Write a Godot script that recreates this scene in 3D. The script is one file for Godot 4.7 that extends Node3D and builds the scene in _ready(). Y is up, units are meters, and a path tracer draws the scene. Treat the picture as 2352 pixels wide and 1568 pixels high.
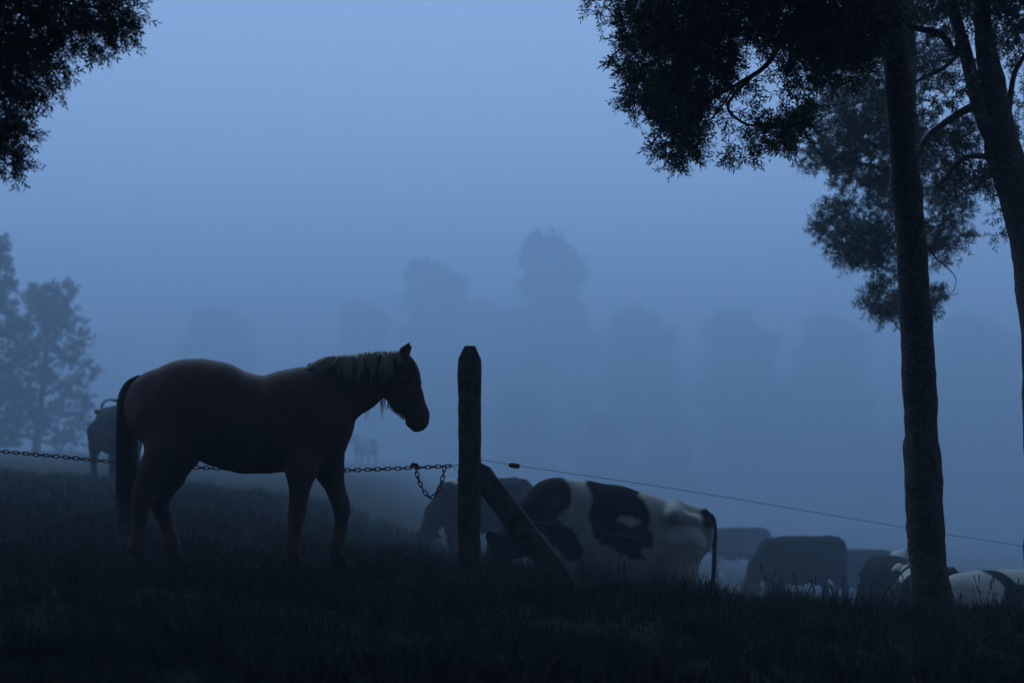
extends Node3D
# Blue-hour pasture in fog: a horse beside a fence post with a chain, grazing cattle beyond, trees on the right.
# Pixel numbers are those of the photograph shown 2352 x 1568; a pixel gives a direction, the depth is named beside it.

const F := 2486.0                 # focal length in those pixels (35 degrees vertical field of view)
const PITCH := 0.1082             # camera tilted up 6.2 degrees
const EYE := Vector3(0, 1, 0)

var M := {}
var taken := {}
var rng := RandomNumberGenerator.new()
var noise := FastNoiseLite.new()

# ------------------------------------------------------------------ small helpers

func P(px: float, py: float, depth: float) -> Vector3:      # where the ray of a pixel meets the upright plane z = -depth
	var u := (px - 1176.0) / F
	var v := -(py - 784.0) / F
	var t := depth / (cos(PITCH) - v * sin(PITCH))
	return EYE + Vector3(u, v * cos(PITCH) + sin(PITCH), v * sin(PITCH) - cos(PITCH)) * t

func sm(a: float, b: float, x: float) -> float:
	var t := clampf((x - a) / (b - a), 0.0, 1.0)
	return t * t * (3.0 - 2.0 * t)

func ground(x: float, z: float) -> float:
	var shelf := 0.10 - 0.05 * clampf(x, -2.6, 30.0)
	shelf += 0.10 * maxf(0.0, -2.6 - x) * exp(-maxf(0.0, -2.6 - x) * 0.03)
	var xe := x + 0.05 * clampf(-10.0 - z, 0.0, 40.0)          # the hollow widens to the left with distance
	var fall := lerpf(-0.05, 0.95, sm(-3.4, 1.2, xe)) + 0.42 * sm(0.2, 4.0, x) + 0.55 * sm(5.0, 10.0, x)
	var edge := lerpf(-8.6, -7.1, sm(-1.0, 1.6, x))
	var wide := lerpf(7.5, 4.5, sm(-3.0, 1.2, x))
	var y := shelf - fall * sm(0.0, wide, edge - z)
	y -= 0.012 * clampf(-20.0 - z, 0.0, 60.0) * sm(-4.0, 1.0, xe)
	y -= 0.03 * clampf(-14.0 - z, 0.0, 14.0) * sm(2.0, 6.0, x)
	y += 0.05 * noise.get_noise_2d(x * 9.0, z * 9.0) + 0.02 * noise.get_noise_2d(x * 40.0, z * 40.0)
	return y

func numbered(called: String) -> String:
	taken[called] = taken.get(called, -1) + 1
	return called if taken[called] == 0 else "%s_%03d" % [called, taken[called]]

func tag(o: Node3D, label: String, category: String, group := "") -> void:
	o.set_meta("label", label)
	o.set_meta("category", category)
	if group:
		o.set_meta("group", group)

func thing(called: String, at: Vector3, label: String, category: String, group := "") -> Node3D:
	var o := Node3D.new()
	o.name = numbered(called)
	add_child(o)
	o.position = at
	tag(o, label, category, group)
	return o

func part(called: String, m: Mesh, mat: Material, parent: Node3D) -> MeshInstance3D:
	var o := MeshInstance3D.new()
	o.name = called
	o.mesh = m
	o.material_override = mat
	parent.add_child(o, true)
	return o

func mat(c: Color, rough: float, spec := 0.5) -> StandardMaterial3D:    # c: linear base colour
	var m := StandardMaterial3D.new()
	m.albedo_color = c.linear_to_srgb()
	m.roughness = rough
	m.metallic_specular = spec
	return m

func bumpy(m: StandardMaterial3D, freq: float, scale: float, strength: float, octaves := 4) -> void:
	var n := FastNoiseLite.new()
	n.seed = 7
	n.frequency = freq
	n.fractal_octaves = octaves
	var t := NoiseTexture2D.new()
	t.width = 512
	t.height = 512
	t.seamless = true
	t.noise = n
	t.as_normal_map = true
	t.bump_strength = strength
	m.normal_enabled = true
	m.normal_texture = t
	m.uv1_triplanar = true
	m.uv1_scale = Vector3.ONE * scale

func mottled(m: StandardMaterial3D, a: Color, b: Color, freq: float, scale: float) -> void:   # linear colours
	var n := FastNoiseLite.new()
	n.seed = 11
	n.frequency = freq
	n.fractal_octaves = 5
	var g := Gradient.new()
	g.set_color(0, a.linear_to_srgb())
	g.set_color(1, b.linear_to_srgb())
	g.set_offset(0, 0.25)
	g.set_offset(1, 0.75)
	var t := NoiseTexture2D.new()
	t.width = 512
	t.height = 512
	t.seamless = true
	t.noise = n
	t.color_ramp = g
	m.albedo_color = Color.WHITE
	m.albedo_texture = t
	m.uv1_triplanar = true
	m.uv1_scale = Vector3.ONE * scale

# a closed tube along points, radius at each; rough: relative unevenness of the outline
func tube(pts: Array, rad: Array, sides := 8, rough := 0.0, freq := 6.0) -> ArrayMesh:
	var st := SurfaceTool.new()
	st.begin(Mesh.PRIMITIVE_TRIANGLES)
	add_tube(st, pts, rad, sides, rough, freq)
	st.index()
	st.generate_normals()
	return st.commit()

func add_tube(st: SurfaceTool, pts: Array, rad: Array, sides := 8, rough := 0.0, freq := 6.0) -> void:
	var n := pts.size()
	var rings := []
	var side := Vector3.RIGHT
	for i in n:
		var dir: Vector3 = (pts[mini(i + 1, n - 1)] - pts[maxi(i - 1, 0)]).normalized()
		var up := dir.cross(Vector3(0.13, 0.21, 0.97)).normalized() if i == 0 else (side - dir * side.dot(dir)).normalized()
		side = up
		var other := dir.cross(up)
		var ring := PackedVector3Array()
		for k in sides:
			var a := TAU * k / sides
			var d: Vector3 = up * cos(a) + other * sin(a)
			var r: float = rad[i]
			var p: Vector3 = pts[i] + d * r
			if rough > 0.0:
				r *= 1.0 + rough * (noise.get_noise_3d(p.x * freq * 10.0, p.y * freq * 10.0, p.z * freq * 10.0) + 0.6 * noise.get_noise_3d(p.x * freq * 31.0, p.y * freq * 31.0, p.z * freq * 31.0))
				p = pts[i] + d * r
			ring.append(p)
		rings.append(ring)
	st.set_smooth_group(0)
	for i in n - 1:
		for k in sides:
			var k2 := (k + 1) % sides
			for v in [rings[i][k], rings[i][k2], rings[i + 1][k], rings[i][k2], rings[i + 1][k2], rings[i + 1][k]]:
				st.add_vertex(v)
	for e in [[0, 1], [n - 1, 0]]:
		for k in sides:
			var k2 := (k + 1) % sides
			var a: Vector3 = rings[e[0]][k]
			var b: Vector3 = rings[e[0]][k2]
			st.add_vertex(pts[e[0]])
			st.add_vertex(b if e[1] else a)
			st.add_vertex(a if e[1] else b)

# Catmull-Rom through rows of numbers (arrays or vectors)
func smooth_path(pts: Array, steps: int) -> Array:
	var out := []
	for i in pts.size() - 1:
		var a = pts[maxi(i - 1, 0)]
		var b = pts[i]
		var c = pts[i + 1]
		var d = pts[mini(i + 2, pts.size() - 1)]
		for s in steps:
			var t := float(s) / steps
			out.append(0.5 * ((b * 2.0) + (c - a) * t + (a * 2.0 - b * 5.0 + c * 4.0 - d) * t * t + (b * 3.0 - a - c * 3.0 + d) * t * t * t))
	out.append(pts[pts.size() - 1])
	return out

# ------------------------------------------------------------------ bodies: tapered bones joined with a smooth minimum, meshed as surface nets

class Field:
	var o: Vector3
	var nx: int
	var ny: int
	var nz: int
	var c: float
	var f: PackedFloat32Array
	func _init(lo: Vector3, hi: Vector3, cell: float) -> void:
		o = lo
		c = cell
		nx = int(ceil((hi.x - lo.x) / c)) + 1
		ny = int(ceil((hi.y - lo.y) / c)) + 1
		nz = int(ceil((hi.z - lo.z) / c)) + 1
		f.resize(nx * ny * nz)
		f.fill(9.0)
	func bone(a: Vector3, b: Vector3, ra: float, rb: float, k: float, sz: float, cut := false) -> void:
		var r := maxf(ra, rb) + maxf(k, 4.0 * c)
		var x0 := clampi(int((minf(a.x, b.x) - r - o.x) / c), 0, nx - 1)
		var x1 := clampi(int((maxf(a.x, b.x) + r - o.x) / c) + 1, 0, nx - 1)
		var y0 := clampi(int((minf(a.y, b.y) - r - o.y) / c), 0, ny - 1)
		var y1 := clampi(int((maxf(a.y, b.y) + r - o.y) / c) + 1, 0, ny - 1)
		var rz := r * sz
		var z0 := clampi(int((minf(a.z, b.z) - rz - o.z) / c), 0, nz - 1)
		var z1 := clampi(int((maxf(a.z, b.z) + rz - o.z) / c) + 1, 0, nz - 1)
		var ex := b.x - a.x
		var ey := b.y - a.y
		var ez := (b.z - a.z) / sz
		var ee := maxf(ex * ex + ey * ey + ez * ez, 1e-9)
		var dr := rb - ra
		for z in range(z0, z1 + 1):
			var pz := (o.z + z * c - a.z) / sz
			for y in range(y0, y1 + 1):
				var py := o.y + y * c - a.y
				var i := (z * ny + y) * nx + x0
				var yz := py * ey + pz * ez
				for x in range(x0, x1 + 1):
					var px := o.x + x * c - a.x
					var h := clampf((px * ex + yz) / ee, 0.0, 1.0)
					var qx := px - ex * h
					var qy := py - ey * h
					var qz := pz - ez * h
					var d := sqrt(qx * qx + qy * qy + qz * qz) - ra - dr * h
					var g := f[i]
					if cut:
						f[i] = maxf(g, -d)
					elif d < g + k:
						var t := maxf(k - absf(g - d), 0.0)
						f[i] = minf(g, d) - t * t / (4.0 * k)
					i += 1
	func chain(rows: Array, k: float, sz: float) -> void:      # rows: [x, y, z, r]
		for i in rows.size() - 1:
			var a: Array = rows[i]
			var b: Array = rows[i + 1]
			bone(Vector3(a[0], a[1], a[2]), Vector3(b[0], b[1], b[2]), a[3], b[3], k, sz)
	func arrays() -> Array:
		var vid := PackedInt32Array()
		vid.resize(f.size())
		vid.fill(-1)
		var v := PackedVector3Array()
		var nn := PackedVector3Array()
		var idx := PackedInt32Array()
		var sy := nx
		var szz := nx * ny
		var off := [0, 1, sy, sy + 1, szz, szz + 1, szz + sy, szz + sy + 1]
		var edges := [[0, 1], [2, 3], [4, 5], [6, 7], [0, 2], [1, 3], [4, 6], [5, 7], [0, 4], [1, 5], [2, 6], [3, 7]]
		var far := 5.0 * c
		for z in nz - 1:
			for y in ny - 1:
				var i := (z * ny + y) * nx
				for x in nx - 1:
					var f0 := f[i]
					if f0 > far or f0 < -far:
						i += 1
						continue
					var q := [f0, f[i + 1], f[i + sy], f[i + sy + 1], f[i + szz], f[i + szz + 1], f[i + szz + sy], f[i + szz + sy + 1]]
					var inside := 0
					for s in q:
						if s < 0.0:
							inside += 1
					if inside > 0 and inside < 8:
						var p := Vector3.ZERO
						var m := 0
						for e in edges:
							var fa: float = q[e[0]]
							var fb: float = q[e[1]]
							if (fa < 0.0) != (fb < 0.0):
								var t := fa / (fa - fb)
								var a: int = e[0]
								var b: int = e[1]
								p += Vector3(lerpf(a & 1, b & 1, t), lerpf((a >> 1) & 1, (b >> 1) & 1, t), lerpf(a >> 2, b >> 2, t))
								m += 1
						vid[i] = v.size()
						v.append(o + (Vector3(x, y, z) + p / m) * c)
						nn.append(Vector3(q[1] + q[3] + q[5] + q[7] - q[0] - q[2] - q[4] - q[6], q[2] + q[3] + q[6] + q[7] - q[0] - q[1] - q[4] - q[5], q[4] + q[5] + q[6] + q[7] - q[0] - q[1] - q[2] - q[3]).normalized())
					i += 1
		for z in range(1, nz - 1):
			for y in range(1, ny - 1):
				var i := (z * ny + y) * nx + 1
				for x in range(1, nx - 1):
					var f0 := f[i]
					if f0 <= far and f0 >= -far:
						var s0 := f0 < 0.0
						if s0 != (f[i + 1] < 0.0):
							quad(idx, v, nn, vid[i - sy - szz], vid[i - szz], vid[i], vid[i - sy])
						if s0 != (f[i + sy] < 0.0):
							quad(idx, v, nn, vid[i - 1 - szz], vid[i - szz], vid[i], vid[i - 1])
						if s0 != (f[i + szz] < 0.0):
							quad(idx, v, nn, vid[i - 1 - sy], vid[i - sy], vid[i], vid[i - 1])
					i += 1
		return [v, nn, idx]
	func quad(idx: PackedInt32Array, v: PackedVector3Array, nn: PackedVector3Array, a: int, b: int, d: int, e: int) -> void:
		if a < 0 or b < 0 or d < 0 or e < 0:
			return
		var w := (v[d] - v[a]).cross(v[e] - v[b])
		if w.dot(nn[a] + nn[d]) > 0.0:
			idx.append_array([a, d, b, a, e, d])
		else:
			idx.append_array([a, b, d, a, d, e])

func body_mesh(arr: Array, paint: Callable) -> ArrayMesh:      # paint: position -> linear coat colour
	var a := []
	a.resize(Mesh.ARRAY_MAX)
	a[Mesh.ARRAY_VERTEX] = arr[0]
	a[Mesh.ARRAY_NORMAL] = arr[1]
	a[Mesh.ARRAY_INDEX] = arr[2]
	var col := PackedColorArray()
	col.resize(arr[0].size())
	for i in col.size():
		col[i] = paint.call(arr[0][i])
	a[Mesh.ARRAY_COLOR] = col
	var m := ArrayMesh.new()
	m.add_surface_from_arrays(Mesh.PRIMITIVE_TRIANGLES, a)
	return m

# ------------------------------------------------------------------ the horse (numbers: pixels of an enlargement of the photograph)

const HD := 7.5
func H(cx: float, cy: float, z := 0.0) -> Vector3:
	var p := P(165.4 + 0.375 * cx, 753.4 + 0.375 * cy, HD)
	return Vector3(p.x, p.y, z)

func hrows(rows: Array, z: float) -> Array:
	var s := 0.375 * HD / F
	var out := []
	for r in rows:
		var p := H(r[0], r[1])
		out.append([p.x, p.y, r[3] if r.size() > 3 else z, r[2] * s])
	return out

func strand(st: SurfaceTool, pts: Array, w: float) -> void:
	var path := smooth_path(pts, 3)
	var rad := []
	for i in path.size():
		var t := float(i) / (path.size() - 1)
		rad.append(w * (0.75 + 0.35 * t if t < 0.5 else 1.85 * (1.0 - t)) + 0.0004)
	add_tube(st, path, rad, 3)

func build_horse() -> void:
	var lo := H(270, 1500, -0.42)
	var hi := H(2230, 60, 0.42)
	var f := Field.new(lo, hi, 0.0125)
	f.chain(hrows([[560, 478, 236], [690, 462, 268], [760, 470, 283], [850, 500, 298], [950, 552, 299], [1080, 586, 300], [1200, 592, 292], [1330, 566, 308], [1420, 548, 312]], 0.0), 0.02, 0.74)
	f.chain(hrows([[1420, 560, 290], [1490, 630, 190], [1495, 690, 180]], 0.0), 0.03, 0.8)
	f.chain(hrows([[1440, 470, 225], [1590, 415, 205], [1745, 350, 166], [1880, 284, 130], [1985, 240, 82]], 0.0), 0.02, 0.55)
	f.chain(hrows([[2000, 245, 84], [2028, 262, 84], [2054, 420, 96], [2114, 530, 72], [2119, 565, 68]], 0.0), 0.02, 0.66)
	f.chain(hrows([[1985, 330, 112], [2040, 430, 102]], 0.0), 0.02, 0.62)
	f.chain(hrows([[2085, 555, 40], [2068, 578, 26]], 0.0), 0.02, 0.9)
	f.chain(hrows([[2100, 590, 40], [2107, 608, 28]], 0.0), 0.015, 1.2)
	for s in [-1.0, 1.0]:
		f.chain(hrows([[2018, 190, 30, s * 0.052], [2040, 142, 27, s * 0.062], [2062, 112, 14, s * 0.066], [2075, 90, 3, s * 0.066]], 0.0), 0.01, 0.75)
		f.chain(hrows([[2078, 300, 26, s * 0.085], [2060, 330, 18, s * 0.09]], 0.0), 0.03, 0.8)        # brow over the eye
		var nose := H(2155, 560, s * 0.058)
		f.bone(nose, H(2140, 580, s * 0.07), 0.016, 0.01, 0.01, 1.0, true)                                # nostril
	# hind legs: near, far
	f.chain(hrows([[640, 738, 108, 0.17], [553, 865, 92, 0.17], [478, 1000, 60, 0.16], [464, 1080, 55, 0.155], [458, 1150, 44, 0.15], [450, 1250, 37, 0.15], [442, 1330, 49, 0.15], [462, 1400, 42, 0.15]], 0.0), 0.025, 0.85)
	f.chain(hrows([[575, 560, 175, 0.09], [640, 725, 112, 0.165]], 0.0), 0.10, 0.85)
	f.chain(hrows([[640, 745, 100, -0.17], [560, 920, 78, -0.17], [482, 1070, 54, -0.16], [508, 1140, 46, -0.155], [560, 1280, 38, -0.14], [572, 1340, 48, -0.14], [592, 1405, 40, -0.14]], 0.0), 0.025, 0.85)
	f.chain(hrows([[600, 560, 165, -0.09], [640, 730, 104, -0.165]], 0.0), 0.10, 0.85)
	# forelegs: near, far
	f.chain(hrows([[1434, 800, 98, 0.13], [1428, 880, 74, 0.15], [1408, 1100, 51, 0.15], [1398, 1150, 46, 0.15], [1386, 1260, 34, 0.15], [1378, 1325, 41, 0.15], [1384, 1390, 36, 0.15]], 0.0), 0.02, 0.9)
	f.chain(hrows([[1440, 700, 140, 0.07], [1430, 860, 80, 0.145]], 0.0), 0.08, 0.9)
	f.chain(hrows([[1545, 800, 96, -0.12], [1556, 880, 72, -0.14], [1622, 1075, 54, -0.15], [1632, 1130, 48, -0.15], [1620, 1250, 36, -0.15], [1600, 1320, 44, -0.15], [1588, 1385, 38, -0.15]], 0.0), 0.02, 0.9)
	f.chain(hrows([[1510, 700, 140, -0.06], [1552, 860, 78, -0.135]], 0.0), 0.08, 0.9)
	var base := H(1000, 1470, -HD)
	var o := thing("horse", base, "dark chestnut horse with pale mane standing side on before the chain", "horse")
	var arr := f.arrays()
	for i in arr[0].size():
		arr[0][i] = arr[0][i] + Vector3(0, 0, -HD) - base
	var bay := Color(0.064, 0.032, 0.026)
	var pale := Color(0.092, 0.050, 0.038)
	part("body", body_mesh(arr, func(p: Vector3) -> Color:
		return bay.lerp(pale, clampf(0.5 + 0.9 * noise.get_noise_3d(p.x * 25.0, p.y * 25.0, p.z * 25.0), 0.0, 1.0))), M.coat, o)
	for e in [[462, 1400, 0.15], [594, 1405, -0.14], [1386, 1390, 0.15], [1590, 1385, -0.15]]:
		var top := H(e[0], e[1], e[2] - HD) - base
		var toe := H(e[0] + 22, 1472, e[2] - HD) - base
		part("hoof", tube([top, top.lerp(toe, 0.3), toe, toe - Vector3(0, 0.004, 0)], [0.045, 0.052, 0.068, 0.066], 14), M.hoof, o)
	for s in [-1.0, 1.0]:
		var eye := SphereMesh.new()
		eye.radius = 0.02
		eye.height = 0.04
		var e := part("eye", eye, M.eye, o)
		e.position = H(2062, 318, s * 0.082 - HD) - base
	# hair
	var st := SurfaceTool.new()
	st.begin(Mesh.PRIMITIVE_TRIANGLES)
	var crest := smooth_path([Vector2(1462, 232), Vector2(1510, 212), Vector2(1570, 188), Vector2(1700, 172), Vector2(1850, 156), Vector2(1995, 150)], 8)
	for lock in 95:
		var t0 := rng.randf() * (crest.size() - 1.001)
		var q0: Vector2 = crest[int(t0)].lerp(crest[int(t0) + 1], t0 - int(t0))
		var s := 1.0 if rng.randf() < 0.6 else -1.0
		var fall0 := rng.randf_range(28, 185) * lerpf(0.35, 1.0, clampf((q0.x - 1462) / 260.0, 0, 1))
		var lean0 := rng.randf_range(-46, 40)
		var curl := rng.randf_range(-12, 12)
		var lift := rng.randf_range(0.0, 0.012)
		for k in 17:
			var q := q0 + Vector2(rng.randfn() * 13.0, 0)
			q.y += (q.x - q0.x) * -0.12
			var fall := fall0 * rng.randf_range(0.7, 1.15)
			var lean := lean0 + rng.randfn() * 7.0
			var up := rng.randf_range(-6, 7) + (8.0 if rng.randf() < 0.12 else 0.0)
			var pts := []
			for j in 5:
				var u: float = [0.0, 0.12, 0.4, 0.7, 1.0][j]
				var h := u * fall
				var rr := 175.0
				var zz := 0.0 if j == 0 else (sqrt(maxf(rr * rr - (rr - minf(h + 10.0, rr)) ** 2, 0.0)) * 0.00113 * 0.56 + 0.008 + lift + rng.randf() * 0.008)
				pts.append(H(q.x - (q.x - q0.x) * 0.5 * u + lean * u + curl * sin(u * 4.0) + rng.randf_range(-2, 2), q.y - up * (1.0 if j < 2 else 0.4) + h, s * zz - HD) - base)
			strand(st, pts, rng.randf_range(0.0018, 0.0036))
	for k in 26:      # long hairs of the mane hanging past the throat on the far side
		var wisp: Array = [[1878, 400, 150], [1884, 400, 170], [1895, 410, 110], [1790, 470, 110], [1775, 480, 90], [1882, 410, 90]][k % 6]
		var x: float = wisp[0] + rng.randf_range(-9, 9)
		var y: float = wisp[1] - 90.0
		var len: float = (wisp[2] + 90.0) * rng.randf_range(0.6, 1.02)
		strand(st, [H(x - 8, y, -0.12 - HD) - base, H(x, y + 0.3 * len, -0.13 - HD) - base, H(x + rng.randf_range(-3, 5), y + 0.7 * len, -0.12 - HD) - base, H(x + rng.randf_range(-6, 10), y + len, -0.12 - HD) - base], 0.0021)
	st.generate_normals()
	part("mane", st.commit(), M.mane, o)
	st = SurfaceTool.new()
	st.begin(Mesh.PRIMITIVE_TRIANGLES)
	for k in 260:
		var z := rng.randf_range(-0.045, 0.045)
		var l := rng.randf_range(0.55, 1.0)
		var pts := []
		for q in [[2008, 160], [2058, 168], [2098, 212], [2122, 270], [2138, 345]]:
			var w: float = clampf((q[0] - 2008) / 130.0, 0, 1)
			if w > l + 0.1:
				break
			pts.append(H(q[0] + rng.randf_range(-8, 3), q[1] + rng.randf_range(-5, 6), z * (0.5 + w) - HD) - base)
		strand(st, pts, rng.randf_range(0.002, 0.0035))
	st.generate_normals()
	part("forelock", st.commit(), M.mane, o)
	st = SurfaceTool.new()
	st.begin(Mesh.PRIMITIVE_TRIANGLES)
	for k in 1300:
		var u := rng.randf_range(-1, 1)
		var z := rng.randf_range(-0.075, 0.075)
		var len := rng.randf_range(0.45, 1.0)
		var pts := []
		var rows := [[418, 302, 14, 0.3], [362, 345, 26, 0.5], [330, 450, 34, 0.8], [334, 650, 40, 1.0], [338, 880, 50, 1.0], [335, 1040, 52, 1.0], [335, 1190, 38, 0.8]]
		for j in rows.size():
			if j > 2 and (j - 1.0) / (rows.size() - 2.0) > len + 0.12:
				break
			var q: Array = rows[j]
			pts.append(H(q[0] + u * q[2] + rng.randf_range(-6, 6), q[1] + rng.randf_range(-12, 12), z * q[3] - HD) - base)
		strand(st, pts, rng.randf_range(0.0025, 0.0045))
	st.generate_normals()
	part("tail", st.commit(), M.tail, o)
	st = SurfaceTool.new()
	st.begin(Mesh.PRIMITIVE_TRIANGLES)
	for k in 90:     # beard along the jaw
		var t := rng.randf()
		var x := lerpf(1935, 2035, t)
		var y := lerpf(470, 552, t)
		var l := rng.randf_range(8, 26) * (1.0 - 0.4 * t)
		var z := rng.randf_range(-0.03, 0.03)
		strand(st, [H(x, y - 14, z - HD) - base, H(x - 3, y + l * 0.5, z - HD) - base, H(x - 5 + rng.randf_range(-6, 6), y + l, z - HD) - base], 0.0011)
	st.generate_normals()
	part("beard", st.commit(), M.tail, o)

# ------------------------------------------------------------------ the black and white cow behind the brace

const CD := 9.6
func C(cx: float, cy: float, z := 0.0) -> Vector3:
	var p := P(973.9 + 0.3867 * cx, 771.75 + 0.3867 * cy, CD)
	return Vector3(p.x, p.y, z)

func crows(rows: Array) -> Array:
	var s := 0.3867 * CD / F
	var out := []
	for r in rows:
		var p := C(r[0], r[1])
		out.append([p.x, p.y, r[3] if r.size() > 3 else 0.0, r[2] * s])
	return out

func build_near_cow() -> void:
	var f := Field.new(C(260, 1830, -0.55), C(1780, 790, 0.55), 0.0155)
	f.chain(crows([[800, 1098, 246], [950, 1104, 240], [1130, 1126, 234], [1300, 1182, 238], [1450, 1215, 220], [1560, 1180, 158]]), 0.02, 0.66)
	f.chain(crows([[830, 1170, 240], [1150, 1262, 262], [1360, 1270, 212]]), 0.04, 0.80)
	for e in [-1.0, 1.0]:
		f.chain(crows([[1500, 1018, 22, 0.0], [1478, 1034, 18, e * 0.14], [1466, 1056, 18, e * 0.215]]), 0.10, 1.0)       # hook bone
		f.chain(crows([[1466, 1060, 14, e * 0.205], [1580, 1096, 14, e * 0.165], [1672, 1132, 18, e * 0.09]]), 0.12, 1.0)     # to the pin bone
		f.chain(crows([[830, 905, 40, e * 0.08], [800, 1040, 55, e * 0.21], [770, 1200, 60, e * 0.25]]), 0.09, 1.0)      # shoulder blade
		for n in 5:
			f.chain(crows([[1000 + n * 62, 1010 + n * 10, 9, e * 0.215], [1030 + n * 62, 1180, 9, e * 0.262], [1020 + n * 58, 1310, 8, e * 0.26]]), 0.06, 1.0)      # ribs
	f.chain(crows([[1560, 1060, 60], [1660, 1060, 32], [1700, 1085, 24]]), 0.04, 1.0)                         # tail head
	f.chain(crows([[780, 1040, 190], [660, 1120, 150], [560, 1190, 120], [480, 1240, 92, 0.06]]), 0.04, 0.7)  # neck
	f.chain(crows([[460, 1230, 84, 0.08], [440, 1310, 74, 0.16], [420, 1420, 52, 0.24], [410, 1480, 50, 0.28]]), 0.03, 1.0)   # head, grazing
	f.chain(crows([[440, 1205, 26, 0.14], [405, 1180, 34, 0.24], [395, 1150, 16, 0.3]]), 0.02, 0.8)           # ears
	f.chain(crows([[470, 1215, 26, 0.0], [490, 1200, 34, -0.1], [500, 1190, 14, -0.16]]), 0.02, 0.8)
	for s in [-1.0, 1.0]:
		f.chain(crows([[790, 1290, 110, s * 0.2], [790 + s * 30, 1480, 52, s * 0.19], [790 + s * 40, 1640, 36, s * 0.18], [788 + s * 40, 1720, 38, s * 0.18], [780 + s * 40, 1770, 44, s * 0.18]]), 0.04, 0.9)
		f.chain(crows([[1530, 1240, 124, s * 0.16], [1500, 1390, 88, s * 0.2], [1560 - s * 20, 1520, 52, s * 0.2], [1570 - s * 20, 1560, 44, s * 0.2], [1550 - s * 20, 1700, 36, s * 0.2], [1540 - s * 20, 1770, 44, s * 0.2]]), 0.05, 0.9)
	f.chain(crows([[1330, 1430, 90], [1400, 1440, 80]]), 0.06, 1.0)                                          # udder
	var base := C(1150, 1790, -CD)
	var o := thing("cow", base, "large black and white cow grazing right behind the wooden brace", "cow", "cattle grazing in the fog")
	var arr := f.arrays()
	for i in arr[0].size():
		arr[0][i] = arr[0][i] + Vector3(0, 0, -CD) - base
	var s := 0.3867 * CD / F
	var patch := PackedVector2Array([Vector2(950, 780), Vector2(1310, 780), Vector2(1305, 935), Vector2(1250, 968), Vector2(1305, 1000), Vector2(1328, 1060), Vector2(1310, 1140), Vector2(1348, 1195), Vector2(1325, 1255), Vector2(1270, 1290), Vector2(1300, 1340), Vector2(1230, 1330), Vector2(1130, 1270), Vector2(1085, 1235), Vector2(1045, 1250), Vector2(1000, 1180), Vector2(983, 1100), Vector2(985, 970)])
	var black := Color(0.012, 0.011, 0.011)
	var white := Color(0.27, 0.255, 0.23)
	var spotted := func(q: Vector2, p: Vector3) -> bool:
		q += Vector2(noise.get_noise_3d(p.x * 45, p.y * 45, p.z * 20), noise.get_noise_3d(p.x * 45 + 90, p.y * 45, p.z * 20)) * 26.0
		var dark := q.x < 640 or q.distance_to(Vector2(768, 955)) < 120 or Geometry2D.is_point_in_polygon(q, patch) or ((q - Vector2(1690, 1095)) / Vector2(60, 75)).length() < 1.0
		dark = dark or (q.x < 780 and q.y < 1180)
		dark = dark or Geometry2D.get_closest_point_to_segment(q, Vector2(740, 1120), Vector2(872, 1265)).distance_to(q) < 70
		if ((q - Vector2(1198, 1112)) / Vector2(64, 20)).length() < 1.0:
			dark = false
		return dark
	part("body", body_mesh(arr, func(p: Vector3) -> Color:
		var q0 := Vector2(1150 + p.x / s, 1790 - p.y / s * 1.006)
		var share := 0.0
		for e in [Vector2(-7, -3), Vector2(3, -7), Vector2(7, 3), Vector2(-3, 7)]:
			if spotted.call(q0 + e, p):
				share += 0.25
		return white.lerp(black, share)), M.hide, o)
	var tail := smooth_path([C(1660, 1052, -CD) - base, C(1705, 1078, -CD) - base, C(1724, 1130, -CD) - base, C(1726, 1250, -CD) - base, C(1722, 1400, -CD) - base, C(1716, 1500, -CD) - base, C(1722, 1640, -CD) - base], 5)
	var rad := []
	for i in tail.size():
		var t := float(i) / (tail.size() - 1)
		rad.append(lerpf(0.04, 0.019, minf(t * 2.0, 1.0)) + 0.014 * exp(-((t - 0.86) / 0.09) ** 2) - 0.02 * sm(0.93, 1.0, t))
	part("tail", tube(tail, rad, 10, 0.15, 4.0), M.black_hide, o)

# ------------------------------------------------------------------ the other cattle: one grazing and one standing body, coats of their own

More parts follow.
